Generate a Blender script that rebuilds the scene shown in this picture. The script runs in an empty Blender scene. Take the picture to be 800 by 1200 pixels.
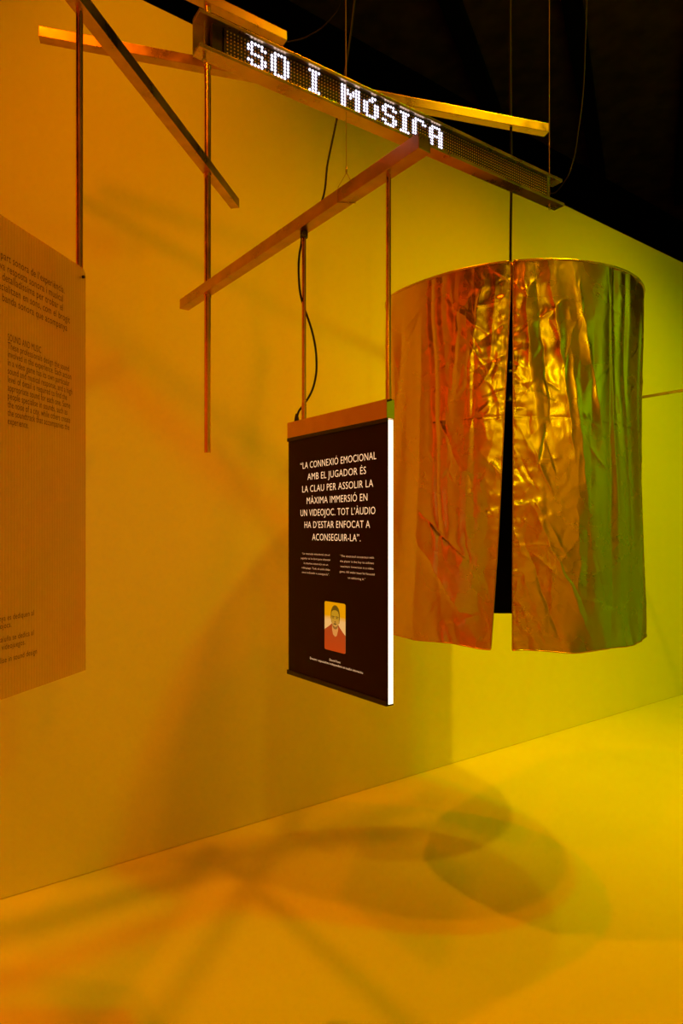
import bpy, bmesh, math, random
import numpy as np
from mathutils import Vector, Matrix

sc = bpy.context.scene
COL = sc.collection
# ------------------------------------------------------------------ camera
EYE = 1.6; F = 763.0; CX, CY = 400.0, 620.0       # focal length / horizon in pixels of an 800x1200 frame
cam_d = bpy.data.cameras.new('camera'); cam = bpy.data.objects.new('camera', cam_d); COL.objects.link(cam)
cam.location = (0, 0, EYE); cam.rotation_euler = (math.pi/2, 0, 0)
cam_d.sensor_fit = 'VERTICAL'; cam_d.sensor_height = 36.0; cam_d.lens = 36.0*F/1200.0
cam_d.shift_y = (CY-600.0)/1200.0
cam_d.clip_start = 0.02
sc.camera = cam
# ------------------------------------------------------------------ world, lamps, exposure
w = bpy.data.worlds.new('world'); sc.world = w; w.use_nodes = True
w.node_tree.nodes['Background'].inputs[0].default_value = (1.0, 0.03, 0.0, 1)
w.node_tree.nodes['Background'].inputs[1].default_value = 0.01
sc.view_settings.view_transform = 'Standard'; sc.view_settings.look = 'None'
sc.view_settings.exposure = 0.0; sc.view_settings.gamma = 1.0
sc.view_settings.use_curve_mapping = False

def spot(name, loc, aim, col, power, angle=100, blend=0.6, radius=0.06):
    d = bpy.data.lights.new(name, 'SPOT'); d.color = col; d.energy = power
    d.spot_size = math.radians(angle); d.spot_blend = blend; d.shadow_soft_size = radius
    o = bpy.data.objects.new(name, d); COL.objects.link(o); o.location = loc
    o.rotation_euler = (Vector(aim)-Vector(loc)).to_track_quat('-Z', 'Y').to_euler()
    return o
spot('orange_spotlight', (-0.7, 2.3, 5.8), (0.2, 2.9, 0.0), (1.000, 0.263, 0.0), 285, 75, 0.9, 0.06)
spot('orange_spotlight', (2.69, 1.57, 7.0), (0.6, 3.4, 0.3), (1.000, 0.240, 0.0), 375, 60, 0.9, 0.1)
spot('green_spotlight', (2.5, 2.1, 6.5), (0.6, 3.4, 0.3), (0.000, 1.000, 0.0), 151, 65, 0.9, 0.1)
spot('green_spotlight', (2.4, 2.7, 6.5), (0.6, 3.4, 0.3), (0.000, 1.000, 0.0), 18, 65, 0.9, 0.05)
spot('orange_spotlight', (2.2, 3.3, 6.2), (0.6, 3.4, 0.3), (1.000, 0.120, 0.0), 271, 65, 0.9, 0.05)
spot('yellow_spotlight', (3.6, 4.2, 6.5), (2.6, 4.8, 0.0), (1.000, 0.804, 0.0), 200, 70, 0.9, 0.08)
spot('orange_spotlight', (-2.5, 0.5, 6.2), (-1.3, 2.9, 0.5), (1.000, 0.120, 0.0), 54, 70, 0.9, 0.12)
spot('yellow_spotlight', (3.2, -0.6, 6.5), (2.2, 4.9, 1.2), (1.000, 0.615, 0.0), 915, 50, 0.9, 0.1)
spot('orange_spotlight', (-0.9, -1.0, 6.2), (-0.9, 3.1, 0.6), (1.000, 0.182, 0.0), 330, 54, 0.9, 0.15)
spot('green_spotlight', (5.0, 2.6, 5.2), (3.2, 6.0, 0.6), (0.454, 1.000, 0.0), 146, 75, 0.9, 0.08)
spot('red_fill_spot', (-2.6, -1.6, 5.2), (-3.2, -5.0, 1.6), (1.000, 0.036, 0.0), 495, 100, 0.9, 0.1)  # added lamp: reddens the unseen front wall so the foil reflects it
spot('orange_spotlight', (1.2, -0.6, 5.2), (1.8, -3.4, 1.6), (1.000, 0.405, 0.0), 630, 90, 0.9, 0.1)  # added too: amber on the unseen front wall, for foil reflections and fill
spot('green_spotlight', (5.6, 1.6, 5.5), (8.2, 1.6, 1.6), (0.370, 1.000, 0.0), 405, 110, 0.9, 0.1)  # added: turns the unseen right end green to be mirrored in the foil
spot('red_fill_spot', (-3.2, 1.2, 4.6), (-5.0, -0.6, 1.6), (1.000, 0.042, 0.0), 540, 100, 0.9, 0.1)  # added lamp on the unseen end wall, for red foil reflections and bounce
spot('yellow_spotlight', (-0.6, -2.5, 3.3), (0.62, 2.5, 2.0), (1.000, 0.750, 0.0), 33, 15, 0.9, 0.09)  # added low narrow lamp, only for yellow highlights on the foil
spot('yellow_spotlight', (1.3, -2.6, 3.2), (0.85, 2.5, 2.0), (1.000, 0.792, 0.0), 36, 15, 0.9, 0.09)  # second added highlight lamp, for the foil right of the slit

# ------------------------------------------------------------------ helpers
def ray(px, py, Y):
    return Vector(((px-CX)/F*Y, Y, EYE+(CY-py)/F*Y))
def newmat(name):
    m = bpy.data.materials.new(name); m.use_nodes = True
    return m, m.node_tree, m.node_tree.nodes['Principled BSDF']
def pmat(name, col, rough=0.5, metal=0.0, noise=0.0, nscale=8.0, rnoise=0.0, bump=0.0, bscale=60.0, spec=0.5):
    m, nt, b = newmat(name)
    b.inputs['Base Color'].default_value = (*col, 1); b.inputs['Roughness'].default_value = rough
    b.inputs['Metallic'].default_value = metal
    b.inputs['Specular IOR Level'].default_value = spec
    if noise or rnoise or bump:
        tc = nt.nodes.new('ShaderNodeTexCoord')
        n = nt.nodes.new('ShaderNodeTexNoise'); n.inputs['Scale'].default_value = nscale; n.inputs['Detail'].default_value = 6
        nt.links.new(tc.outputs['Object'], n.inputs['Vector'])
        if noise:
            r = nt.nodes.new('ShaderNodeValToRGB')
            r.color_ramp.elements[0].position = 0.3; r.color_ramp.elements[1].position = 0.7
            r.color_ramp.elements[0].color = (*[max(0, c*(1-noise)) for c in col], 1)
            r.color_ramp.elements[1].color = (*[min(1, c*(1+noise)) for c in col], 1)
            nt.links.new(n.outputs['Fac'], r.inputs['Fac']); nt.links.new(r.outputs['Color'], b.inputs['Base Color'])
        if rnoise:
            mr = nt.nodes.new('ShaderNodeMapRange')
            mr.inputs['From Min'].default_value = 0.3; mr.inputs['From Max'].default_value = 0.7
            mr.inputs['To Min'].default_value = max(0.02, rough-rnoise); mr.inputs['To Max'].default_value = rough+rnoise
            nt.links.new(n.outputs['Fac'], mr.inputs['Value']); nt.links.new(mr.outputs['Result'], b.inputs['Roughness'])
        if bump:
            n2 = nt.nodes.new('ShaderNodeTexNoise'); n2.inputs['Scale'].default_value = bscale; n2.inputs['Detail'].default_value = 4
            nt.links.new(tc.outputs['Object'], n2.inputs['Vector'])
            bp = nt.nodes.new('ShaderNodeBump'); bp.inputs['Strength'].default_value = bump; bp.inputs['Distance'].default_value = 0.004
            nt.links.new(n2.outputs['Fac'], bp.inputs['Height']); nt.links.new(bp.outputs['Normal'], b.inputs['Normal'])
    return m
def emat(name, col, strength, base=(0.02, 0.02, 0.02)):
    m, nt, b = newmat(name)
    b.inputs['Base Color'].default_value = (*base, 1); b.inputs['Roughness'].default_value = 0.5
    b.inputs['Emission Color'].default_value = (*col, 1); b.inputs['Emission Strength'].default_value = strength
    return m

def link(name, bm, mat, parent=None, smooth=False):
    me = bpy.data.meshes.new(name)
    bmesh.ops.recalc_face_normals(bm, faces=bm.faces[:]); bm.to_mesh(me); bm.free()
    o = bpy.data.objects.new(name, me); COL.objects.link(o)
    if mat: me.materials.append(mat)
    if smooth:
        for p in me.polygons: p.use_smooth = True
    if parent: o.parent = parent
    return o
def tag(o, label=None, cat=None, group=None, kind=None):
    for k, v in (('label', label), ('category', cat), ('group', group), ('kind', kind)):
        if v: o[k] = v
    return o
def thing(name, loc, label, cat, group=None, rotz=0):
    o = bpy.data.objects.new(name, None); COL.objects.link(o); o.location = loc; o.rotation_euler = (0, 0, rotz)
    o.empty_display_size = 0.05
    return tag(o, label, cat, group)
def add_box(bm, x0, x1, y0, y1, z0, z1, M=None, bev=0.0):
    t = bmesh.new(); bmesh.ops.create_cube(t, size=1)
    bmesh.ops.scale(t, vec=(x1-x0, y1-y0, z1-z0), verts=t.verts)
    bmesh.ops.translate(t, vec=((x0+x1)/2, (y0+y1)/2, (z0+z1)/2), verts=t.verts)
    if bev: bmesh.ops.bevel(t, geom=t.edges[:], offset=bev, segments=2, affect='EDGES', profile=0.7)
    merge(bm, t, M)
def merge(bm, t, M=None):
    if M is not None: bmesh.ops.transform(t, matrix=M, verts=t.verts)
    me = bpy.data.meshes.new('tmp'); t.to_mesh(me); t.free(); bm.from_mesh(me); bpy.data.meshes.remove(me)
def add_tube(bm, pts, r, seg=10, caps=True):
    pts = [Vector(p) for p in pts]; rings = []; prev = None
    for i, p in enumerate(pts):
        d = (pts[min(i+1, len(pts)-1)]-pts[max(i-1, 0)]).normalized()
        a = Vector((1, 0, 0)) if abs(d.x) < 0.9 else Vector((0, 1, 0))
        if prev is not None: a = prev
        u = (a-d*a.dot(d)).normalized(); v = d.cross(u); prev = u
        rr = r[i] if isinstance(r, (list, tuple)) else r
        rings.append([bm.verts.new(p+(u*math.cos(2*math.pi*k/seg)+v*math.sin(2*math.pi*k/seg))*rr) for k in range(seg)])
    for A, B in zip(rings, rings[1:]):
        for k in range(seg): bm.faces.new((A[k], A[(k+1) % seg], B[(k+1) % seg], B[k]))
    if caps: bm.faces.new(rings[0][::-1]); bm.faces.new(rings[-1])
def add_lathe(bm, prof, seg=40, M=None):
    t = bmesh.new(); rings = []
    for r, z in prof:
        rings.append([t.verts.new((r*math.cos(2*math.pi*k/seg), r*math.sin(2*math.pi*k/seg), z)) for k in range(seg)] if r > 1e-6
                     else [t.verts.new((0, 0, z))])
    for A, B in zip(rings, rings[1:]):
        if len(A) == 1 and len(B) == 1: continue
        for k in range(seg):
            k2 = (k+1) % seg
            if len(A) == 1: t.faces.new((A[0], B[k2], B[k]))
            elif len(B) == 1: t.faces.new((A[k], A[k2], B[0]))
            else: t.faces.new((A[k], A[k2], B[k2], B[k]))
    merge(bm, t, M)
def smooth_pts(P, n=8):
    P = [Vector(p) for p in P]; T_ = [0.0]; out = []
    for p_, q_ in zip(P, P[1:]): T_.append(T_[-1]+max(1e-6, (q_-p_).length))
    def tan(i):
        if i == 0: return (P[1]-P[0])/(T_[1]-T_[0])
        if i == len(P)-1: return (P[-1]-P[-2])/(T_[-1]-T_[-2])
        d0 = (P[i]-P[i-1])/(T_[i]-T_[i-1]); d1 = (P[i+1]-P[i])/(T_[i+1]-T_[i]); h0 = T_[i]-T_[i-1]; h1 = T_[i+1]-T_[i]
        return (d0*h1+d1*h0)/(h0+h1)
    for i in range(len(P)-1):
        h = T_[i+1]-T_[i]; m0 = tan(i)*h; m1 = tan(i+1)*h
        for k in range(n):
            t = k/n; t2 = t*t; t3 = t2*t
            out.append(P[i]*(2*t3-3*t2+1)+m0*(t3-2*t2+t)+P[i+1]*(-2*t3+3*t2)+m1*(t3-t2))
    out.append(P[-1]); return out
def shade_auto(o, ang=35):
    me = o.data; bm = bmesh.new(); bm.from_mesh(me)
    for f in bm.faces: f.smooth = True
    for e in bm.edges:
        e.smooth = not (len(e.link_faces) == 2 and e.calc_face_angle(0) > math.radians(ang))
    bm.to_mesh(me); bm.free(); return o
def dirm(p, d):                                      # local frame: x along d (plan direction), z up
    return Matrix.Translation(Vector(p)) @ Matrix.Rotation(math.atan2(d[1], d[0]), 4, 'Z')

# ------------------------------------------------------------------ materials
M_wall = pmat('white wall paint', (0.80, 0.80, 0.78), 0.65, noise=0.02, nscale=1.3, bump=0.05, bscale=90)
M_floor = pmat('white floor vinyl', (0.78, 0.78, 0.76), 0.5, noise=0.025, nscale=1.7, bump=0.04, bscale=50, spec=0.3)
M_blackwall = pmat('black drape', (0.004, 0.004, 0.004), 0.95, spec=0.0)
M_ceil = pmat('dark ceiling board', (0.10, 0.06, 0.05), 0.9, noise=0.3, nscale=3, spec=0.1)
M_beam = pmat('black ceiling beam', (0.006, 0.005, 0.005), 0.9, spec=0.1)
M_nearwall = pmat('grey hall wall', (0.6, 0.6, 0.59), 0.8)
M_bar = pmat('brushed bronze tube', (0.55, 0.36, 0.21), 0.33, 1.0, noise=0.22, nscale=11, rnoise=0.10, bump=0.03, bscale=40)
M_pole = pmat('copper pipe', (0.80, 0.45, 0.28), 0.22, 1.0, noise=0.10, nscale=14, rnoise=0.06)
M_chan = pmat('brass channel', (0.66, 0.48, 0.30), 0.30, 1.0, noise=0.15, nscale=9, rnoise=0.08)
M_wire = pmat('steel wire', (0.5, 0.4, 0.3), 0.4, 1.0)
M_cable = pmat('black rubber cable', (0.005, 0.004, 0.004), 0.7, spec=0.15)
M_black = pmat('black plastic', (0.012, 0.010, 0.010), 0.4)
M_lining = pmat('black lining cloth', (0.004, 0.004, 0.004), 0.95, spec=0.05)

# ------------------------------------------------------------------ setting
ZC = 8.0
WD = Vector((0.807, 0.591, 0)).normalized(); WN = Vector((-WD.y, WD.x, 0))      # along the lit wall / away from the camera
W0 = Vector((-1.47, 2.81, 0)); MW = dirm(W0, WD)
def struct(name, bm, m):
    o = link(name, bm, m); o['kind'] = 'structure'; return o
bm = bmesh.new(); add_box(bm, -6, 11, -7.2, 4.2, -0.1, 0, MW); struct('floor', bm, M_floor)
bm = bmesh.new(); add_box(bm, -5, 10, 0, 0.12, 0.003, 4.18, MW); struct('wall_left', bm, M_wall)
bm = bmesh.new(); add_box(bm, -6, 20, 3.6, 3.7, 0, ZC, MW); struct('wall_back', bm, M_blackwall)
bm = bmesh.new(); add_box(bm, -6, 11, -7.1, -7.0, 0, ZC, MW); struct('wall_front', bm, M_nearwall)
bm = bmesh.new(); add_box(bm, 9.5, 9.62, -7, 0, 0.003, 4.18, MW); struct('wall_right', bm, M_nearwall)
bm = bmesh.new(); add_box(bm, -5.12, -5.0, -7, 0, 0.003, 4.18, MW); struct('wall_end', bm, M_nearwall)
bm = bmesh.new(); add_box(bm, -6, 20, -7.2, 4.2, ZC, ZC+0.1, MW); struct('ceiling', bm, M_ceil)
bd = Vector((365, 763, 0)).normalized(); bp = Vector((-bd.y, bd.x, 0))
for k, q in enumerate([(1.34, 7.88), (2.80, 7.88), (4.30, 7.88)]):
    bm = bmesh.new(); add_box(bm, -6.0, (3.2, 4.2, 5.2)[k], -0.11, 0.11, ZC-0.14, ZC, dirm((q[0], q[1], 0), bd)); struct('trim_%d' % (k+1), bm, M_beam)

# ------------------------------------------------------------------ mobile: bars and poles
T = 0.041                                             # square tube side
def bar(name, anchor, d, s0, s1, zb, label, group='square metal tubes of the hanging frame'):
    d = Vector((d[0], d[1], 0)).normalized()
    bm = bmesh.new(); add_box(bm, s0, s1, -T/2, T/2, 0, T, None, 0.0022)
    o = link(name, bm, M_bar); o.location = (anchor[0], anchor[1], zb)
    o.rotation_euler = (0, 0, math.atan2(d.y, d.x))
    return tag(o, label, 'bar', group)
PX, PY = -0.547, 2.66                                  # the long copper pole
Z_BACK, Z_DIAG, Z_HANG, Z_TOP = 3.484, 3.054, 2.559, 3.735
D_BACK = Vector((0.978+1.163, 3.108-2.507, 0)); L_BACK = D_BACK.length; D_BACK.normalize()
sP = (Vector((PX, PY, 0))-Vector((-1.163, 2.507, 0))).dot(D_BACK)
back_anchor = Vector((-1.163, 2.507, 0))
bar('metal_bar', back_anchor, D_BACK, 0, L_BACK, Z_BACK, 'longest bronze square tube, crossing behind the lit letter sign')
D_DIAG = Vector((0.2161, 0.9764, 0)).normalized()
bar('metal_bar', (PX, PY), D_DIAG, -1.75, 0.30, Z_DIAG, 'steep bronze square tube at top left above the ribbed text panel')
D_HANG = Vector((0.674, -0.897, 0)).normalized()
bar('metal_bar', (PX, PY), D_HANG, -0.235, 1.262, Z_HANG, 'lowest copper coloured square tube, rising to the right above the dark quote panel')
D_SIGN = Vector((1125, 763, 0)).normalized()
bar('metal_bar', (PX, PY), D_SIGN, -0.65, 0.36, Z_TOP, 'highest short square tube just above the left end of the lit letter sign')

pole = thing('copper_pole', (PX, PY, 1.912), 'long copper pole crossing three bars, lower end hanging free by wall', 'pole')
bm = bmesh.new(); add_tube(bm, [(0, 0, 0), (0, 0, Z_TOP+0.02-1.912)], 0.0138, 24); shade_auto(link('tube', bm, M_pole, pole))
for z in (Z_BACK, Z_DIAG, Z_HANG):
    bm = bmesh.new(); add_lathe(bm, [(0.0138, -0.012), (0.0158, -0.012), (0.0158, 0.0), (0.0138, 0.0)], 24)
    c = shade_auto(link('collar', bm, M_pole, pole)); c.location = (0, 0, z-1.912)

# ------------------------------------------------------------------ lit letter sign
S0 = Vector((-0.3605, 1.652, 0)); LS = 1.457; ZB, ZT = 2.826, 2.9235; DEP = 0.046; TH = 0.010
sign = thing('led_sign', (S0.x, S0.y, ZB), 'long brass channel sign with glowing white dot letters', 'sign', None, math.atan2(D_SIGN.y, D_SIGN.x))
H = ZT-ZB
def sfrompx(px):                                       # distance along the sign at a picture column
    k = (px-CX)/F; return (k*S0.y-S0.x)/(D_SIGN.x-k*D_SIGN.y)
bm = bmesh.new()
add_box(bm, 0, LS, 0, DEP, 0, TH, None, 0.001); link('bottom_flange', bm, M_chan, sign)
bm = bmesh.new(); add_box(bm, 0, LS-0.012, 0, DEP, H-TH, H, None, 0.001); link('top_flange', bm, M_chan, sign)
bm = bmesh.new(); add_box(bm, 0, LS-0.085, DEP-0.004, DEP, TH, H-TH); link('back_plate', bm, M_chan, sign)
bm = bmesh.new(); add_box(bm, LS-0.086, LS-0.060, 0.020, DEP-0.006, TH, H-TH, None, 0.001); link('end_bracket', bm, M_chan, sign)
sa, sb = sfrompx(266.5), sfrompx(643.5)
FY = 0.0125
bm = bmesh.new(); add_box(bm, sa-0.004, sb+0.004, FY, FY+0.018, TH, H-TH); board = link('led_board', bm, M_black, sign)
bm = bmesh.new(); add_box(bm, sa-0.035, sa-0.006, FY+0.004, FY+0.020, TH, H-TH); link('end_cap', bm, M_black, sign)
FONT = {
 'S': ['.####.', '##..##', '##....', '.####.', '....##', '##..##', '.####.'],
 'O': ['.####.', '##..##', '##..##', '##..##', '##..##', '##..##', '.####.'],
 'I': ['####', '.##.', '.##.', '.##.', '.##.', '.##.', '####'],
 'M': ['##...##', '###.###', '#######', '##.#.##', '##...##', '##...##', '##...##'],
 'Ú': ['...##.', '..##..', '##..##', '##..##', '##..##', '##..##', '.####.'],
 'C': ['.####.', '##..##', '##....', '##....', '##....', '##..##', '.####.'],
 'A': ['.####.', '##..##', '##..##', '######', '##..##', '##..##', '##..##']}
NC = 128; pit = (sb-sa)/NC; pz = 0.0094; lit = set()
def put(word, px):
    c = int(round((sfrompx(px)-sa)/pit))
    for ch in word:
        g = FONT[ch]
        for r in range(7):
            for k, q in enumerate(g[r]):
                if q == '#': lit.add((c+k, r))
        c += len(g[0])+1
    return c
put('SO', 292); put('I', 365); put('MÚSICA', 401)
bl, bu = bmesh.new(), bmesh.new()
for c in range(NC):
    for r in range(7):
        on = (c, r) in lit; b = bl if on else bu; rad = 0.0038 if on else 0.0021
        x = sa+(c+0.5)*pit; z = H-TH-0.0075-r*pz-0.001
        vs = [b.verts.new((x+rad*math.cos(a), FY-0.0022 if on else FY-0.0015, z+rad*math.sin(a))) for a in [k*math.pi/4 for k in range(8)]]
        ws = [b.verts.new((v.co.x, FY+0.002, v.co.z)) for v in vs]
        b.faces.new(vs)
        for k in range(8): b.faces.new((vs[k], vs[(k+1) % 8], ws[(k+1) % 8], ws[k]))
M_led = emat('lit white diode', (0.93, 0.84, 1.0), 1.7)
M_led0 = pmat('unlit milky diode', (0.55, 0.42, 0.34), 0.4)
o = link('led_letters', bl, M_led, board); o['label'] = 'lit white dot letters reading SO I MÚSICA'; o['kind'] = 'stuff'
o = link('led_dots', bu, M_led0, board); o['label'] = 'unlit brownish dots'; o['kind'] = 'stuff'
# eye rings under both ends
for s in (sfrompx(243.5), sfrompx(649.5)):
    bm = bmesh.new()
    add_tube(bm, [(0, 0, 0.002), (0, 0, -0.010)], 0.004, 10)
    add_tube(bm, [(0.006*math.sin(a), 0, -0.016-0.006*math.cos(a+math.pi)) for a in [2*math.pi*k/14 for k in range(15)]], 0.0012, 6)
    e = link('eye_ring', bm, M_wire, sign); e.location = (s, DEP*0.5, 0)

def sign_pt(s, y, z): return Vector((S0.x, S0.y, 0))+D_SIGN*s+Vector((-D_SIGN.y, D_SIGN.x, 0))*y+Vector((0, 0, z))
def tube_thing(name, pts, r, mat, label, cat, group=None, seg=8):
    bm = bmesh.new(); p0 = Vector(pts[-1]); add_tube(bm, [Vector(p)-p0 for p in pts], r, seg)
    o = link(name, bm, mat, None, True); o.location = p0; return tag(o, label, cat, group)
p = sign_pt(sfrompx(243.5), DEP*0.5, 0)
tube_thing('suspension_wire', [(p.x, p.y, ZC), (p.x, p.y, ZB)], 0.0011, M_wire, 'thin wire through the left end of the lit letter sign', 'wire', 'suspension wires')
p = sign_pt(sfrompx(649.5), DEP*0.5, 0)
tube_thing('suspension_wire', [(p.x, p.y, ZC), (p.x, p.y, ZB)], 0.0014, M_wire, 'thin wire dropping to the right end of the lit letter sign', 'wire', 'suspension wires')

# wire with clip and loop holding the lowest bar
tH = 0.84*1.1216
hp = Vector((PX, PY, 0))+D_HANG*0.935
hw = thing('suspension_wire', (hp.x, hp.y, Z_HANG), 'thin wire with clip and loop gripping the lowest copper coloured bar', 'wire', 'suspension wires')
top = Vector((-0.02, 0.06, ZC-Z_HANG))
bm = bmesh.new(); add_tube(bm, [top, (0, 0, 0.085)], 0.0013, 8); link('wire', bm, M_wire, hw, True)
bm = bmesh.new(); add_tube(bm, [(0, 0, 0.105), (0, 0, 0.088)], 0.0032, 8); link('clip', bm, M_wire, hw, True)
hn = Vector((-D_HANG.y, D_HANG.x, 0))
loop = [Vector((0, 0, 0.088)), hn*(T/2+0.002)+D_HANG*0.012+Vector((0, 0, T+0.002)), hn*(T/2+0.0015)+D_HANG*0.014+Vector((0, 0, -0.001)),
        -hn*(T/2+0.0015)+D_HANG*(-0.014)+Vector((0, 0, -0.001)), -hn*(T/2+0.0015)-D_HANG*0.012+Vector((0, 0, T+0.002)), Vector((0, 0, 0.088))]
bm = bmesh.new(); add_tube(bm, loop, 0.0012, 6); link('loop', bm, M_wire, hw)

# ------------------------------------------------------------------ text helper
def text_mesh(body, bold=0.0):
    cu = bpy.data.curves.new('txt', 'FONT'); cu.body = body; cu.size = 1.0; cu.offset = bold; cu.space_character = 1.06; cu.resolution_u = 3
    o = bpy.data.objects.new('txt', cu); COL.objects.link(o)
    dg = bpy.context.evaluated_depsgraph_get(); dg.update()
    me = bpy.data.meshes.new_from_object(o.evaluated_get(dg))
    bpy.data.objects.remove(o); bpy.data.curves.remove(cu)
    return me
def add_text(bm, body, x0, x1, z0, size, y, bold=0.0, width_scale=None):
    """text on a board: from x0 to x1 (fitted) with base line z0, cap height size*0.7, at depth y, facing -y"""
    me = text_mesh(body, bold)
    n = len(me.vertices)
    if n == 0: return
    co = np.empty(n*3); me.vertices.foreach_get('co', co); co = co.reshape(-1, 3)
    lo, hi = co[:, 0].min(), co[:, 0].max()
    sx = (x1-x0)/(hi-lo) if x1 is not None else size*(width_scale or 1)
    t = bmesh.new(); t.from_mesh(me); bpy.data.meshes.remove(me)
    for v in t.verts: v.co = Vector((x0+(v.co.x-lo)*sx, y, z0+v.co.y*size))
    merge(bm, t)
def face_front(o):
    me = o.data; bm = bmesh.new(); bm.from_mesh(me)
    for f in bm.faces:
        f.normal_update()
        if f.normal.y > 0: f.normal_flip()
    bm.to_mesh(me); bm.free()

# ------------------------------------------------------------------ hanging dark quote panel
PL = Vector((PX, PY, 0))+D_HANG*(0.5644*1.1219); PR = Vector((PX, PY, 0))+D_HANG*(1.009*1.1219)
LW = (PR-PL).length; PB = 1.128; PT = 1.898
panel = thing('quote_panel', (PL.x, PL.y, PB), 'dark hanging lightbox panel with a quote and small portrait, bright white edge', 'panel', None, math.atan2(D_HANG.y, D_HANG.x))
TP = 0.022
def spx(px, yoff=0.0):                                 # position along the panel's front face at a picture column
    k = (px-CX)/F; n = Vector((-D_HANG.y, D_HANG.x)); a = PL.xy - n*TP/2
    return (k*a.y-a.x)/(D_HANG.x-k*D_HANG.y)
def zpx(px, py):
    s = spx(px); n = Vector((-D_HANG.y, D_HANG.x)); Y = (PL.xy-n*TP/2).y+D_HANG.y*s
    return EYE+(CY-py)/F*Y-PB
M_face = pmat('dark printed film', (0.020, 0.0035, 0.002), 0.42, spec=0.14)
M_edge = emat('glowing acrylic edge', (1.0, 0.93, 0.72), 1.5, (0.8, 0.8, 0.75))
M_text = emat('backlit cream lettering', (1.0, 0.66, 0.34), 0.95, (0.5, 0.4, 0.3))
M_text2 = emat('dim backlit lettering', (1.0, 0.55, 0.25), 0.75, (0.4, 0.3, 0.2))
HP = PT-PB
bm = bmesh.new(); add_box(bm, 0.0, LW, -TP/2+0.003, TP/2-0.003, 0.0, HP-0.004); core = link('light_guide', bm, M_edge, panel); core['label'] = 'glowing white edge'
bm = bmesh.new(); add_box(bm, 0.0015, LW-0.0015, -TP/2, -TP/2+0.0032, 0.0, HP, None, 0.0004); link('front_face', bm, M_face, panel)
bm = bmesh.new(); add_box(bm, 0.0015, LW-0.0015, TP/2-0.0032, TP/2, 0.0, HP, None, 0.0004); o = link('rear_face', bm, pmat('pale rear sheet', (0.7, 0.68, 0.62), 0.5), panel); o['label'] = 'pale rear sheet'
bm = bmesh.new(); add_box(bm, -0.002, LW-0.001, -TP/2-0.003, TP/2+0.003, HP, HP+0.052, None, 0.0015); rail = link('top_rail', bm, M_pole, panel)
bm = bmesh.new(); add_box(bm, -0.002, LW-0.001, -TP/2-0.0035, -TP/2+0.002, HP-0.010, HP+0.001); link('lip', bm, M_black, rail)
bm = bmesh.new(); add_box(bm, -0.003, LW-0.002, -TP/2-0.004, TP/2, -0.005, 0.009, None, 0.001); link('bottom_rail', bm, M_black, panel)
for px in (356, 455):
    k = (px-CX)/F; s = (k*PL.y-PL.x)/(D_HANG.x-k*D_HANG.y)
    bm = bmesh.new(); add_tube(bm, [(s, 0, HP+0.045), (s, 0, Z_HANG-PB)], 0.0068, 20); rod = shade_auto(link('hanging_rod', bm, M_pole, panel))
    bm = bmesh.new(); add_tube(bm, [(s, 0, HP+0.05), (s, 0, HP+0.105)], 0.0080, 20); shade_auto(link('sleeve', bm, M_pole, rod))
    if px == 356:
        bm = bmesh.new(); add_tube(bm, [(s, 0, Z_HANG-PB-0.002), (s, 0, Z_HANG-PB-0.022)], 0.0125, 14)
        add_tube(bm, [(s+0.008, -0.006, Z_HANG-PB-0.017), (s+0.026, -0.014, Z_HANG-PB-0.020)], 0.0070, 10)
        kb = shade_auto(link('clamp_knob', bm, M_black, rod)); kb['label'] = 'black clamp knob'
    else:
        bm = bmesh.new(); add_tube(bm, [(s+0.006, -0.006, HP+0.048), (s+0.020, -0.008, HP+0.048)], 0.0028, 8)
        link('screw', bm, M_black, rod)
# quotation
Y0 = -TP/2-0.0004
Q = [('“LA CONNEXIÓ EMOCIONAL', 352.0, 440.8, 549.2, 538.8), ('AMB EL JUGADOR ÉS', 360.3, 428.8, 561.7, 556.2), ('LA CLAU PER ASSOLIR LA', 354.2, 437.2, 576.4, 571.3),
     ('MÀXIMA IMMERSIÓ EN', 359.4, 430.4, 590.2, 587.3), ('UN VIDEOJOC. TOT L’ÀUDIO', 352.2, 439.7, 604.2, 603.3), ('HA D’ESTAR ENFOCAT A', 356.8, 433.4, 618.3, 619.0),
     ('ACONSEGUIR-LA”.', 365.8, 422.4, 632.8, 634.8)]
bm = bmesh.new()
for body, xa, xb, ya, yb in Q:
    z = (zpx(xa, ya)+zpx(xb, yb))/2
    add_text(bm, body, spx(xa), spx(xb), z, 0.0300, Y0, -0.006)
o = link('quotation', bm, M_text, panel); face_front(o); o['label'] = 'large glowing cream capitals of the quotation'
L1 = ['“La conexión emocional con el', 'jugador es la clave para alcanzar', 'la máxima inmersión en un', 'videojuego. Todo el audio debe', 'estar enfocado a conseguirla”.']
X1 = [(354, 386.2), (352.6, 387.3), (356, 384.2), (353.5, 386.5), (354, 385.6)]
Y1 = [649.6, 655.0, 660.6, 666.0, 671.4]
bm = bmesh.new()
for body, (xa, xb), y in zip(L1, X1, Y1): add_text(bm, body, spx(xa), spx(xb), zpx(353, y), 0.0092, Y0, -0.010)
o = link('translation', bm, M_text2, panel); face_front(o)
L2 = ['“The emotional connection with', 'the player is the key to achieve', 'maximum immersion in a video', 'game. All audio must be focused', 'on achieving it.”']
X2 = [(398.6, 438), (398.4, 438), (399, 437.5), (398, 438.8), (407.6, 428)]
Y2 = [652.6, 658.6, 664.6, 670.8, 677.2]
bm = bmesh.new()
for body, (xa, xb), y in zip(L2, X2, Y2): add_text(bm, body, spx(xa), spx(xb), zpx(398.5, y), 0.0092, Y0, -0.010)
o = link('translation', bm, M_text2, panel); face_front(o)
bm = bmesh.new()
add_text(bm, 'David Font', spx(386.2), spx(398.8), zpx(386.2, 774.2), 0.0098, Y0, -0.008)
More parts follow.
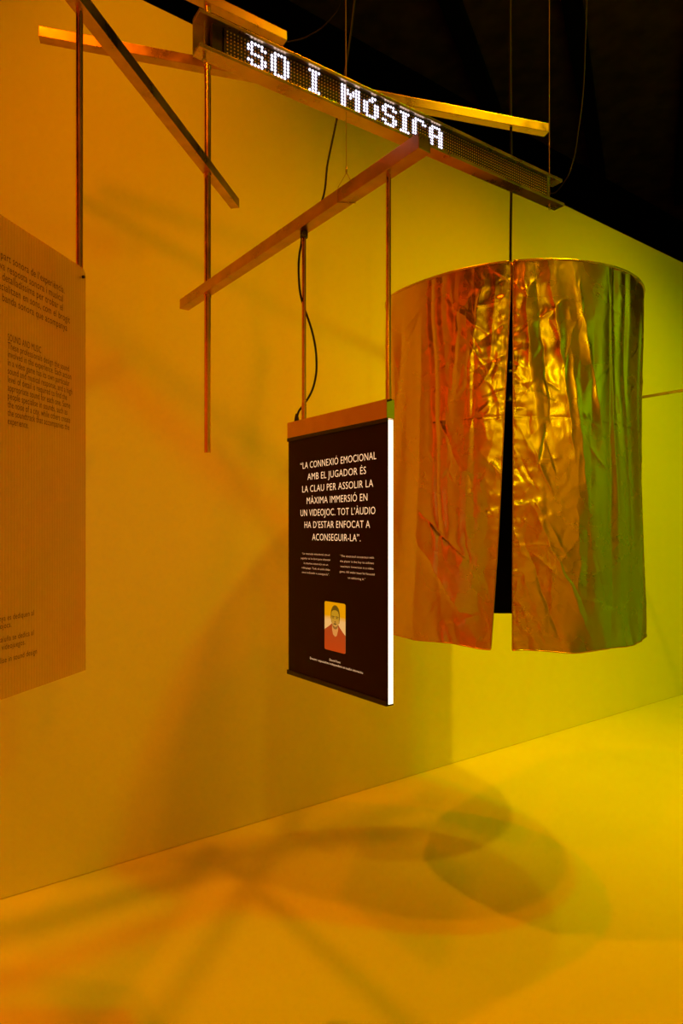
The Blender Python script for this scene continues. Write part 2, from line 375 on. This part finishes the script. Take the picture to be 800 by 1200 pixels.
add_text(bm, 'Docent i especialista independent en àudio interactiu', spx(363.2), spx(425), zpx(363.2, 772.2), 0.0098, Y0, -0.008)
o = link('caption', bm, M_text, panel); face_front(o)
# portrait (flat print in local portrait coordinates 0..1 x 0..1)
x0, x1 = spx(380.3), spx(404.8); z1 = zpx(380.3, 704.2); z0 = zpx(380.3, 760.4)
def prt(name, pts, layer, mat, parent):
    bm = bmesh.new(); y = -TP/2-0.0003-0.00015*layer
    bm.faces.new([bm.verts.new((x0+(x1-x0)*u, y, z0+(z1-z0)*v)) for u, v in pts]); o = link(name, bm, mat, parent); face_front(o); return o
def gradmat(name, bot, top, split=None):
    m, nt, b = newmat(name); tc = nt.nodes.new('ShaderNodeTexCoord'); sp = nt.nodes.new('ShaderNodeSeparateXYZ')
    r = nt.nodes.new('ShaderNodeValToRGB'); mr = nt.nodes.new('ShaderNodeMapRange')
    mr.inputs['From Min'].default_value = z0; mr.inputs['From Max'].default_value = z1
    nt.links.new(tc.outputs['Object'], sp.inputs[0]); nt.links.new(sp.outputs['Z'], mr.inputs['Value']); nt.links.new(mr.outputs['Result'], r.inputs['Fac'])
    r.color_ramp.elements[0].color = (*bot, 1); r.color_ramp.elements[1].color = (*top, 1)
    if split: r.color_ramp.elements[0].position, r.color_ramp.elements[1].position = split
    b.inputs['Base Color'].default_value = (0.05, 0.03, 0.01, 1)
    nt.links.new(r.outputs['Color'], b.inputs['Emission Color']); b.inputs['Emission Strength'].default_value = 0.9
    return m
def rrect(u0, u1, v0, v1, ru, rv, n=5):
    P = []
    for cx_, cy_, a0 in ((u1-ru, v1-rv, 0), (u0+ru, v1-rv, 90), (u0+ru, v0+rv, 180), (u1-ru, v0+rv, 270)):
        for k in range(n+1):
            a = math.radians(a0+90*k/n); P.append((cx_+ru*math.cos(a), cy_+rv*math.sin(a)))
    return P
def ell(cx_, cy_, ru, rv, n=24, a0=0, a1=360):
    return [(cx_+ru*math.cos(math.radians(a0+(a1-a0)*k/n)), cy_+rv*math.sin(math.radians(a0+(a1-a0)*k/n))) for k in range(n if a1-a0 >= 360 else n+1)]
pic = prt('portrait', rrect(0, 1, 0, 1, 0.07, 0.035), 0, gradmat('portrait backdrop print', (0.88, 0.46, 0.13), (0.82, 0.32, 0.0), (0.62, 0.72)), panel)
pic['label'] = 'small portrait print of a person with short hair and a red top'
prt('printed_shoulders', [(0.06, 0.0), (0.94, 0.0), (0.985, 0.012), (1.0, 0.035), (1.0, 0.36), (0.88, 0.42), (0.74, 0.50), (0.66, 0.56), (0.36, 0.565), (0.27, 0.52), (0.0, 0.415), (0.0, 0.035), (0.015, 0.012)], 1,
    gradmat('portrait red top print', (0.50, 0.045, 0.004), (0.32, 0.055, 0.01)), pic)
prt('printed_neck', [(0.37, 0.44), (0.42, 0.34), (0.52, 0.30), (0.60, 0.33), (0.66, 0.45), (0.66, 0.55), (0.37, 0.55)], 2, emat('portrait neck print', (0.80, 0.30, 0.06), 0.8), pic)
prt('printed_ears', [(0.30, 0.68), (0.34, 0.58), (0.72, 0.58), (0.745, 0.68), (0.74, 0.72), (0.31, 0.72)], 2.4, emat('portrait ear print', (0.38, 0.20, 0.02), 0.8), pic)
prt('printed_hair', ell(0.525, 0.745, 0.215, 0.20, 28), 3, emat('portrait hair print', (0.15, 0.075, 0.004), 0.8), pic)
prt('printed_face', [(0.34, 0.76), (0.36, 0.81), (0.44, 0.84), (0.56, 0.845), (0.66, 0.82), (0.70, 0.76), (0.70, 0.62), (0.67, 0.53), (0.60, 0.475), (0.52, 0.46), (0.45, 0.475), (0.38, 0.54), (0.345, 0.63)], 4,
    gradmat('portrait face print', (0.62, 0.27, 0.05), (0.52, 0.26, 0.01), (0.5, 0.7)), pic)
mb = emat('portrait feature print', (0.17, 0.08, 0.01), 0.8)
prt('printed_beard', [(0.37, 0.56), (0.40, 0.505), (0.46, 0.465), (0.52, 0.452), (0.60, 0.465), (0.66, 0.515), (0.68, 0.57), (0.62, 0.525), (0.53, 0.50), (0.44, 0.52)], 5, emat('portrait beard print', (0.34, 0.14, 0.02), 0.8), pic)
for u in (0.425, 0.61):
    prt('printed_brow', [(u-0.075, 0.705), (u+0.075, 0.70), (u+0.07, 0.715), (u, 0.722), (u-0.07, 0.718)], 5, mb, pic)
    prt('printed_eye', ell(u, 0.682, 0.045, 0.010, 12), 5, mb, pic)
prt('printed_nose', [(0.47, 0.60), (0.52, 0.592), (0.57, 0.60), (0.545, 0.615), (0.50, 0.615)], 5, mb, pic)
prt('printed_mouth', [(0.43, 0.555), (0.52, 0.545), (0.61, 0.555), (0.57, 0.575), (0.52, 0.580), (0.47, 0.575)], 6, mb, pic)

# black power cable of the panel: plug on the rail, woven round the left rod, over the bar and away behind the sign
yr = 2.09
pts = [ray(420, -40, 2.30), ray(408, 60, 2.26), ray(395, 137, 2.22), ray(384, 190, 2.17), ray(374.5, 241, 2.125), ray(366, 254, 2.115), ray(355, 268, 2.115), ray(353, 285, 2.10), ray(350.5, 300, 2.085),
       ray(350, 325, 2.075), ray(352, 345, 2.08), ray(356, 360, 2.10), ray(360, 371, 2.108), ray(366, 390, 2.115), ray(370.5, 418, 2.115), ray(370, 440, 2.115), ray(365, 459, 2.113),
       ray(356, 474, 2.112), ray(350, 482, 2.112), ray(347.5, 490, 2.118)]
cb = thing('power_cable', ray(347.5, 497, 2.118), 'black cable wound round the left rod of the dark quote panel', 'cable')
base = ray(347.5, 497, 2.118)
pts = [ray(420, -40, 2.30)+Vector((0.05, 0.05, ZC-ray(420, -40, 2.30).z))]+pts
bm = bmesh.new(); add_tube(bm, [q-base for q in smooth_pts(pts, 8)], 0.0034, 8); link('cord', bm, M_cable, cb, True)
bm = bmesh.new(); add_tube(bm, [(0, 0, 0.0), (0, 0, 0.016), (0, 0, 0.026), (0, 0, 0.034)], [0.0085, 0.0075, 0.0055, 0.0034], 12); link('plug', bm, M_black, cb, True)

# thin drooping cords
tube_thing('drooping_cable', smooth_pts([ray(404, -60, 2.45)+Vector((0, 0, ZC-ray(404, -60, 2.45).z)), ray(402, -20, 2.5), ray(398, 8, 2.55), ray(384, 26, 2.6), ray(365, 40, 2.7), ray(348, 47, 2.8), ray(337, 49, 2.84)], 8), 0.0025, M_cable,
           'thin dark cord drooping to the right end of the highest tube', 'cable')
e1 = sign_pt(LS-0.07, 0.026, ZB+0.042)
tube_thing('drooping_cable', smooth_pts([Vector((1.0, 2.62, ZC)), ray(686, 40, 2.55), ray(683, 110, 2.5), ray(678, 150, 2.45), ray(671, 190, 2.42), ray(662, 212, 2.40), e1+Vector((0.02, 0.0, -0.004)), e1], 8), 0.0022, M_cable,
           'thin dark cord curving into the right end of the lit letter sign', 'cable')

# ------------------------------------------------------------------ ribbed translucent text panel (left)
AX = Vector((-0.728, 1.843, 0)); AB, AT = 1.201, 2.334; AH = AT-AB
D_A = Vector((D_DIAG.x, D_DIAG.y, 0)); AL = 0.92
# local x runs from the near (camera) end to the far end; origin at the near end
A0 = AX-D_A*AL
sheet = thing('text_panel', (A0.x, A0.y, AB), 'amber lit ribbed translucent panel with dark printed text at left', 'panel', None, math.atan2(D_A.y, D_A.x))
m, nt, b = newmat('ribbed translucent sheet')
out = nt.nodes['Material Output']
tr = nt.nodes.new('ShaderNodeBsdfTransparent'); tr.inputs[0].default_value = (0.92, 0.9, 0.88, 1)
tl = nt.nodes.new('ShaderNodeBsdfTranslucent'); tl.inputs[0].default_value = (0.96, 0.78, 0.60, 1)
b.inputs['Base Color'].default_value = (0.84, 0.64, 0.48, 1); b.inputs['Roughness'].default_value = 0.2
mx1 = nt.nodes.new('ShaderNodeMixShader'); mx1.inputs[0].default_value = 0.5
mx2 = nt.nodes.new('ShaderNodeMixShader'); mx2.inputs[0].default_value = 0.62
nt.links.new(tl.outputs[0], mx1.inputs[1]); nt.links.new(b.outputs[0], mx1.inputs[2])
nt.links.new(tr.outputs[0], mx2.inputs[1]); nt.links.new(mx1.outputs[0], mx2.inputs[2]); nt.links.new(mx2.outputs[0], out.inputs['Surface'])
M_sheet = m
tcs = nt.nodes.new('ShaderNodeTexCoord'); sxs = nt.nodes.new('ShaderNodeSeparateXYZ'); mm = nt.nodes.new('ShaderNodeMath'); mm.operation = 'MULTIPLY'; mm.inputs[1].default_value = 2*math.pi/0.010
ms = nt.nodes.new('ShaderNodeMath'); ms.operation = 'COSINE'; mrs = nt.nodes.new('ShaderNodeMapRange')
mrs.inputs['From Min'].default_value = 0.3; mrs.inputs['From Max'].default_value = 1.0; mrs.inputs['To Min'].default_value = 0.60; mrs.inputs['To Max'].default_value = 0.69
nt.links.new(tcs.outputs['Object'], sxs.inputs[0]); nt.links.new(sxs.outputs['X'], mm.inputs[0]); nt.links.new(mm.outputs[0], ms.inputs[0]); nt.links.new(ms.outputs[0], mrs.inputs['Value']); nt.links.new(mrs.outputs['Result'], mx2.inputs[0])
bm = bmesh.new(); pitch = 0.010; n = int(AL/pitch*6); cols = []
for i in range(n+1):
    s = AL*i/n; rp = 0.0011*(0.5+0.5*math.cos(2*math.pi*s/pitch))
    dz = 0.0
    e = AL-s
    if e < 0.02: dz = 0.02-math.sqrt(max(0, 0.02**2-(0.02-e)**2))
    cols.append([bm.verts.new((s, -0.004-rp, 0)), bm.verts.new((s, -0.004-rp, AH-dz)), bm.verts.new((s, 0.004+rp, AH-dz)), bm.verts.new((s, 0.004+rp, 0))])
for A, B in zip(cols, cols[1:]):
    for k in range(4): bm.faces.new((A[k], B[k], B[(k+1) % 4], A[(k+1) % 4]))
bm.faces.new(cols[0]); bm.faces.new(cols[-1][::-1])
sh = link('sheet', bm, M_sheet, sheet); shade_auto(sh, 40)
M_ink = pmat('dark brown ink', (0.05, 0.012, 0.004), 0.6)
YA = -0.0055
def sax(px):
    k = (px-CX)/F; n2 = Vector((-D_A.y, D_A.x)); a = A0.xy+n2*YA
    return (k*a.y-a.x)/(D_A.x-k*D_A.y)
def zax(px, py):
    s = sax(px); n2 = Vector((-D_A.y, D_A.x)); Y = (A0.xy+n2*YA).y+D_A.y*s
    return EYE+(CY-py)/F*Y-AB
# (body, right end px, base line y at that px, cap size)
bm = bmesh.new()
def right_text(body, px, py, size, ws):
    me = text_mesh(body, 0.0); co = np.empty(len(me.vertices)*3); me.vertices.foreach_get('co', co); co = co.reshape(-1, 3)
    wd = (co[:, 0].max()-co[:, 0].min())*size*ws; bpy.data.meshes.remove(me)
    x = sax(px); add_text(bm, body, x-wd, x, zax(px, py), size, YA, 0.0)
for body, px, py in [('la part sonora de l’experiència.', 75.6, 344.0), ('seva resposta sonora i musical', 73.8, 354.0), ('la detalladíssima per trobar el', 73.8, 364.4),
                     ('especialitzen en sons, com el brogit', 81.8, 379.0), ('la banda sonora que acompanya', 78.6, 388.2)]:
    right_text(body, px, py, 0.0265, 0.72)
o = link('catalan_text', bm, M_ink, sheet); face_front(o)
bm = bmesh.new()
EN = ['SOUND AND MUSIC', 'These professionals design the sound', 'involved in the experience. Each action', 'in a video game has its own particular', 'sound and musical response, and a high', 'level of detail is required to find the',
      'appropriate sound for each one. Some', 'people specialise in sounds, such as', 'the noise of a city, while others create', 'the soundtrack that accompanies the', 'experience.']
XR = [48.2, 80.8, 83.4, 81.4, 84.6, 78.4, 82.2, 78.9, 82.2, 81.2, 33.4]
for k, (body, xr) in enumerate(zip(EN, XR)):
    y = 398.6+k*9.82
    add_text(bm, body, sax(9.2), sax(xr), zax(9.2, y), 0.0235, YA, 0.0)
o = link('english_text', bm, M_ink, sheet); face_front(o)
bm = bmesh.new()
for body, px, py in [('Catalunya es dediquen al', 39.6, 721.0), ('videojocs.', 13.4, 734.6), ('Cataluña se dedica al', 39.4, 744.0), ('en videojuegos.', 29.6, 755.2), ('specialise in sound design', 43.2, 766.0)]:
    right_text(body, px, py, 0.0195, 0.78)
o = link('small_text', bm, M_ink, sheet); face_front(o)
for s in (AL-0.022, 0.05):
    bm = bmesh.new(); add_tube(bm, [(s, 0, AH-0.002), (s, 0, Z_DIAG-AB)], 0.0095, 20); rod = shade_auto(link('hanging_rod', bm, M_pole, sheet))
    bm = bmesh.new(); add_tube(bm, [(s+0.008, -0.010, AH-0.026), (s+0.008, 0.010, AH-0.026)], 0.0042, 12); link('bolt', bm, M_black, sheet)

# ------------------------------------------------------------------ gold foil shade
CC = Vector((0.793, 3.055, 0)); R = 0.567; ZTOP = 2.632; ZHEM = 1.135; HC = ZTOP-ZHEM
AZ = math.atan2(-CC.y, -CC.x)                          # azimuth from the axis to the camera; theta > 0 turns to picture right
shade = thing('foil_shade', (CC.x, CC.y, ZHEM), 'large wrinkled gold foil cylinder curtain hanging from the ceiling, slit at front', 'curtain')
rng = np.random.RandomState(7)
P = rng.permutation(256); P = np.concatenate([P, P, P]); G = np.stack([np.cos(np.arange(256)*2*np.pi/256*7.0), np.sin(np.arange(256)*2*np.pi/256*7.0)], 1)
def perlin(x, y):
    xi = np.floor(x).astype(int); yi = np.floor(y).astype(int); xf = x-xi; yf = y-yi; xi &= 255; yi &= 255
    u = xf**3*(xf*(xf*6-15)+10); v = yf**3*(yf*(yf*6-15)+10)
    def g(ix, iy, dx, dy):
        q = G[P[(P[ix & 255]+iy) & 255]]; return q[..., 0]*dx+q[..., 1]*dy
    a = g(xi, yi, xf, yf); b_ = g(xi+1, yi, xf-1, yf); c = g(xi, yi+1, xf, yf-1); d = g(xi+1, yi+1, xf-1, yf-1)
    return (a+(b_-a)*u)+((c+(d-c)*u)-(a+(b_-a)*u))*v
def sstep(a, b, x):
    t = np.clip((x-a)/(b-a), 0, 1); return t*t*(3-2*t)
# theta samples: fine in front, coarse behind
TL0, TR0 = 0.005, 0.018
front = np.linspace(0, 1, 430); 
thR = np.concatenate([np.linspace(0, 1.9, 430), np.linspace(1.9, math.pi, 70)[1:]])
th_right = thR
th_left = -thR[::-1]
NV = 330; vv = np.linspace(0, HC, NV)
rf = random.Random(11)
FOLDS = []
for k in range(34):
    u0 = rf.uniform(-0.82, 0.86) if k < 16 else rf.gauss(0.02, 0.20)
    FOLDS.append((u0, u0*rf.uniform(0.1, 0.55)+rf.uniform(-0.05, 0.05), rf.uniform(0.010, 0.035), rf.uniform(0.5, 1.6),
                  rf.choice((-1, 1))*rf.uniform(0.0018, 0.0048), rf.uniform(-0.05, 0.35), rf.uniform(0.35, 1.1)))
for k in range(14):
    u0 = rf.uniform(0.28, 0.80) if k < 9 else rf.uniform(-0.65, -0.2)
    FOLDS.append((u0, rf.uniform(-0.06, 0.06), rf.uniform(0.010, 0.030), rf.uniform(0.2, 1.0), rf.choice((-1, 1))*rf.uniform(0.002, 0.005), rf.uniform(-0.1, 0.3), rf.uniform(0.7, 1.2)))
CREASE = []
for k in range(230):
    near = rf.random() < 0.6
    u0 = rf.gauss(0.03, 0.16) if near else rf.uniform(-0.8, 0.85); v0 = rf.uniform(0.05, 1.45) if rf.random() < 0.6 else rf.gauss(0.45, 0.25)
    an = math.radians(rf.gauss(90, 38)); L_ = rf.uniform(0.02, 0.11)
    CREASE.append((u0, v0, math.cos(an), math.sin(an), L_, rf.uniform(0.003, 0.011), rf.choice((-1, 1, 1))*rf.uniform(0.0010, 0.0036)*(1.0 if near else 0.55)))
# a few long creases that stand out: from the slit corner, across the left and right halves
for u0, v0, u1, v1, w_, a_ in ((-0.10, 0.02, -0.16, 0.42, 0.012, 0.006), (-0.20, 0.10, -0.24, 0.50, 0.014, -0.005), (-0.055, 0.05, -0.075, 0.36, 0.008, 0.005), (0.14, 0.03, 0.24, 0.75, 0.018, 0.007),
                               (0.09, 0.03, 0.15, 0.60, 0.016, -0.007), (0.24, 0.05, 0.36, 0.62, 0.016, 0.006), (0.05, 0.05, 0.07, 0.42, 0.009, 0.005), (0.22, 0.30, 0.31, 1.05, 0.022, 0.006),
                               (-0.42, 1.05, -0.20, 1.36, 0.016, 0.006), (-0.40, 0.95, -0.16, 1.16, 0.014, -0.006), (0.08, 0.95, 0.30, 1.42, 0.022, 0.006), (0.06, 1.10, 0.18, 1.45, 0.014, -0.005), (-0.30, 0.58, -0.20, 0.78, 0.012, 0.004)):
    dx, dy = u1-u0, v1-v0; l_ = math.hypot(dx, dy); CREASE.append(((u0+u1)/2, (v0+v1)/2, dx/l_, dy/l_, l_/2, w_, a_*1.4))
def fold_height(u, v):
    """outward displacement (m) at arc length u from the slit (right positive) and distance v below the hoop"""
    au = np.abs(u); t = v/HC
    h = 0.020*perlin(u*2.4+5.0, v*0.8+2.0)*sstep(0.02, 0.35, t)+0.010*perlin(u*6.0+15.0, v*1.3+6.0)*sstep(0.0, 0.2, t)
    wob = 0.018*perlin(u*5+2.2, v*3.1+1.1)
    for u0, du, w0, gr, am, t0, t1 in FOLDS:
        x = u-(u0+du*t)+wob; wd = w0*(1+gr*t)
        h += 1.4*am*np.exp(-np.abs(x/wd)**1.5)*sstep(t0-0.12, t0+0.05, t)*(1-sstep(t1-0.25, t1+0.1, t))
    wu = u+0.012*perlin(u*14+1, v*14+9); wv_ = v+0.012*perlin(u*13+7, v*15+3)
    for u0, v0, cx_, sy_, L_, wd, am in CREASE:
        sel = (np.abs(u-u0) < L_+8*wd) & (np.abs(v-v0) < L_+8*wd)
        if not sel.any(): continue
        du = wu[sel]-u0; dv = wv_[sel]-v0; al = du*cx_+dv*sy_; ac = -du*sy_+dv*cx_
        h[sel] += am*np.exp(-np.abs(ac)/wd*np.where(ac > 0, 1.0, 0.55))*np.exp(-(np.abs(al)/L_)**4)
    act = 0.25+0.9*np.exp(-(au/0.30)**2)
    c2 = 1-np.abs(perlin(wu*13+7.7, wv_*9+2.2))*2.4
    h += act*0.0013*np.clip(c2, 0, 1)**2*sstep(0.0, 0.05, t)+act*0.0007*perlin(u*46, v*30)
    # puckers along slit edge and hem
    h += 0.0034*np.exp(-au/0.030)*perlin(u*9+3, v*36+5)*2*sstep(0.02, 0.1, t)
    hem = np.exp(-(HC-v)/0.08)
    h += 0.006*hem*perlin((u+0.35*(HC-v))*19+2, v*3+1)*1.6
    # seam line across
    h += -0.0013*np.exp(-((v-0.60-0.03*u)/0.004)**2)*(au < 0.75)
    return h
def prof_r(th):
    return R+0.033*np.exp(-((th+1.06)/0.30)**2)
def edge_theta(side, t):
    if side > 0: return 0.016+0.004*np.sin(t*5.0)*t
    return 0.008-0.135*t**1.1-0.006*np.sin(t*7)*t
def pt(th, r, z): 
    a = AZ+th; return np.stack([r*np.cos(a), r*np.sin(a), z], -1)
def half(side, layer=0):
    th = th_right if side > 0 else th_left
    V, TH = np.meshgrid(vv, th, indexing='ij'); t = V/HC
    e = edge_theta(side, t)
    # squeeze the front 0.5 rad so the free edge follows the slit
    TH2 = TH+e*np.exp(-np.abs(TH)/0.35)
    U = TH2*R
    hz = HC-V
    h = fold_height(U, V)
    r = prof_r(TH2)+h+0.006*t
    if layer: r = prof_r(TH2)-0.020+0.006*t
    Z = hz+(-0.006*np.sin(TH2*3.0)+0.004*np.sin(TH2*11))*t*np.exp(-(HC-V)/0.3)
    X = pt(TH2, r, Z)
    return X
def grid_mesh(name, X, mat, parent, solid=0.0, flip=False):
    nv, nu = X.shape[:2]; idx = np.arange(nv*nu).reshape(nv, nu)
    f = np.stack([idx[:-1, :-1], idx[:-1, 1:], idx[1:, 1:], idx[1:, :-1]], -1).reshape(-1, 4)
    if flip: f = f[:, ::-1]
    me = bpy.data.meshes.new(name); me.from_pydata(X.reshape(-1, 3).tolist(), [], f.tolist()); me.update()
    for p_ in me.polygons: p_.use_smooth = True
    me.materials.append(mat); o = bpy.data.objects.new(name, me); COL.objects.link(o); o.parent = parent
    if solid:
        s = o.modifiers.new('solid', 'SOLIDIFY'); s.thickness = solid; s.offset = 0
    return o
m, nt, b = newmat('gold foil fabric')
b.inputs['Metallic'].default_value = 1.0; b.inputs['Base Color'].default_value = (0.80, 0.58, 0.36, 1)
tc = nt.nodes.new('ShaderNodeTexCoord')
n1 = nt.nodes.new('ShaderNodeTexNoise'); n1.inputs['Scale'].default_value = 5.0; n1.inputs['Detail'].default_value = 5
mr = nt.nodes.new('ShaderNodeMapRange'); mr.inputs['From Min'].default_value = 0.3; mr.inputs['From Max'].default_value = 0.7
mr.inputs['To Min'].default_value = 0.20; mr.inputs['To Max'].default_value = 0.33
nt.links.new(tc.outputs['Object'], n1.inputs['Vector']); nt.links.new(n1.outputs['Fac'], mr.inputs['Value']); nt.links.new(mr.outputs['Result'], b.inputs['Roughness'])
wv = nt.nodes.new('ShaderNodeTexNoise'); wv.inputs['Scale'].default_value = 220; wv.inputs['Detail'].default_value = 2
bpn = nt.nodes.new('ShaderNodeBump'); bpn.inputs['Strength'].default_value = 0.12; bpn.inputs['Distance'].default_value = 0.001
nt.links.new(tc.outputs['Object'], wv.inputs['Vector']); nt.links.new(wv.outputs['Fac'], bpn.inputs['Height']); nt.links.new(bpn.outputs['Normal'], b.inputs['Normal'])
M_foil = m
XL, XR_ = half(-1), half(1)
X = np.concatenate([XR_, XL[:, 1:]], axis=1)            # right edge -> round the back -> left edge
cur = grid_mesh('foil_curtain', X, M_foil, shade)
XL2, XR2 = half(-1, 1)[::6, ::6], half(1, 1)[::6, ::6]
XL2 = np.concatenate([XL2, half(-1, 1)[-1:, ::6]], 0); XR2 = np.concatenate([XR2, half(1, 1)[-1:, ::6]], 0)
lin = grid_mesh('lining', np.concatenate([XR2, XL2[:, 1:]], 1), M_lining, shade, 0.002); lin['label'] = 'black inner lining'
M_hem = pmat('foil hem', (0.72, 0.42, 0.24), 0.3, 1.0)
bm = bmesh.new(); add_tube(bm, [Vector(q) for q in X[1:, 0][::4]], 0.0028, 6); add_tube(bm, [Vector(q) for q in X[1:, -1][::4]], 0.0028, 6)
add_tube(bm, [Vector(q) for q in X[-1, ::2]], 0.0026, 6); link('hem', bm, M_hem, shade, True)
ths = np.linspace(0.02, 2*math.pi-0.0, 160)
thw = np.where(ths > math.pi, ths-2*math.pi, ths)
hoop = pt(thw, prof_r(thw)+0.001, np.full_like(thw, HC-0.001))
bm = bmesh.new(); add_tube(bm, [Vector(q) for q in hoop], 0.0042, 8); link('hoop', bm, M_chan, shade, True)
bm = bmesh.new(); ring = [bm.verts.new(Vector(q)) for q in pt(thw, prof_r(thw)-0.008, np.full_like(thw, HC-0.012))]
ring2 = [bm.verts.new(v.co+Vector((0, 0, 0.006))) for v in ring]
bm.faces.new(ring[::-1]); bm.faces.new(ring2)
for k in range(len(ring)): bm.faces.new((ring[k], ring[(k+1) % len(ring)], ring2[(k+1) % len(ring)], ring2[k]))
o = link('top_cover', bm, M_lining, shade); o['label'] = 'black flat cover closing the top'
# speaker inside
spk = thing('speaker', (CC.x, CC.y, 2.17), 'glossy dark fixture hanging inside the gold foil cylinder, glimpsed through the slit', 'fixture')
M_gloss = pmat('glossy dark shell', (0.03, 0.012, 0.006), 0.12)
bm = bmesh.new(); add_lathe(bm, [(0, 0.0), (0.155, 0.0), (0.160, 0.006), (0.160, 0.10), (0.150, 0.118), (0.10, 0.13), (0.06, 0.14), (0.0, 0.14)], 40); shade_auto(link('body', bm, M_gloss, spk))
bm = bmesh.new(); add_lathe(bm, [(0, 0.138), (0.052, 0.138), (0.056, 0.15), (0.056, 0.26), (0.045, 0.30), (0.02, 0.33), (0.012, 0.36), (0.0, 0.36)], 32); shade_auto(link('neck', bm, M_gloss, spk))
bm = bmesh.new(); add_lathe(bm, [(0.0565, 0.150), (0.064, 0.152), (0.064, 0.164), (0.0565, 0.166)], 32); shade_auto(link('collar', bm, M_chan, spk))
bm = bmesh.new(); add_tube(bm, [(0, 0, 0.35), (0, 0, ZTOP-0.012-2.17)], 0.006, 10); link('stem', bm, M_black, spk, True)
# cable from the ceiling through the long bar to the cylinder
cp = back_anchor+D_BACK*((Vector((0.793, 3.055, 0))-back_anchor).dot(D_BACK))
tube_thing('power_cable', smooth_pts([(CC.x, CC.y, ZC), (CC.x+0.004, CC.y, 5.2), (CC.x-0.003, CC.y, 4.4), (CC.x, CC.y, 3.6), (CC.x+0.004, CC.y, 3.3), (CC.x, CC.y, 2.95), (CC.x, CC.y, ZTOP-0.006)], 8), 0.0062, M_cable,
           'black vertical cable dropping through the longest bar to the gold foil cylinder', 'cable')

# ------------------------------------------------------------------ level rod behind the cylinder at right
rp = ray(779, 461, 4.75)
tube_thing('thin_rod', [rp-D_HANG*0.45, rp+D_HANG*1.6], 0.0110, M_bar, 'thin level brown rod behind the gold foil cylinder at right', 'rod', None, 16)
q = rp+D_HANG*1.3
tube_thing('suspension_wire', [(q.x, q.y, ZC), (q.x, q.y, rp.z+0.006)], 0.0013, M_wire, 'thin wire holding the thin level brown rod at right', 'wire', 'suspension wires')
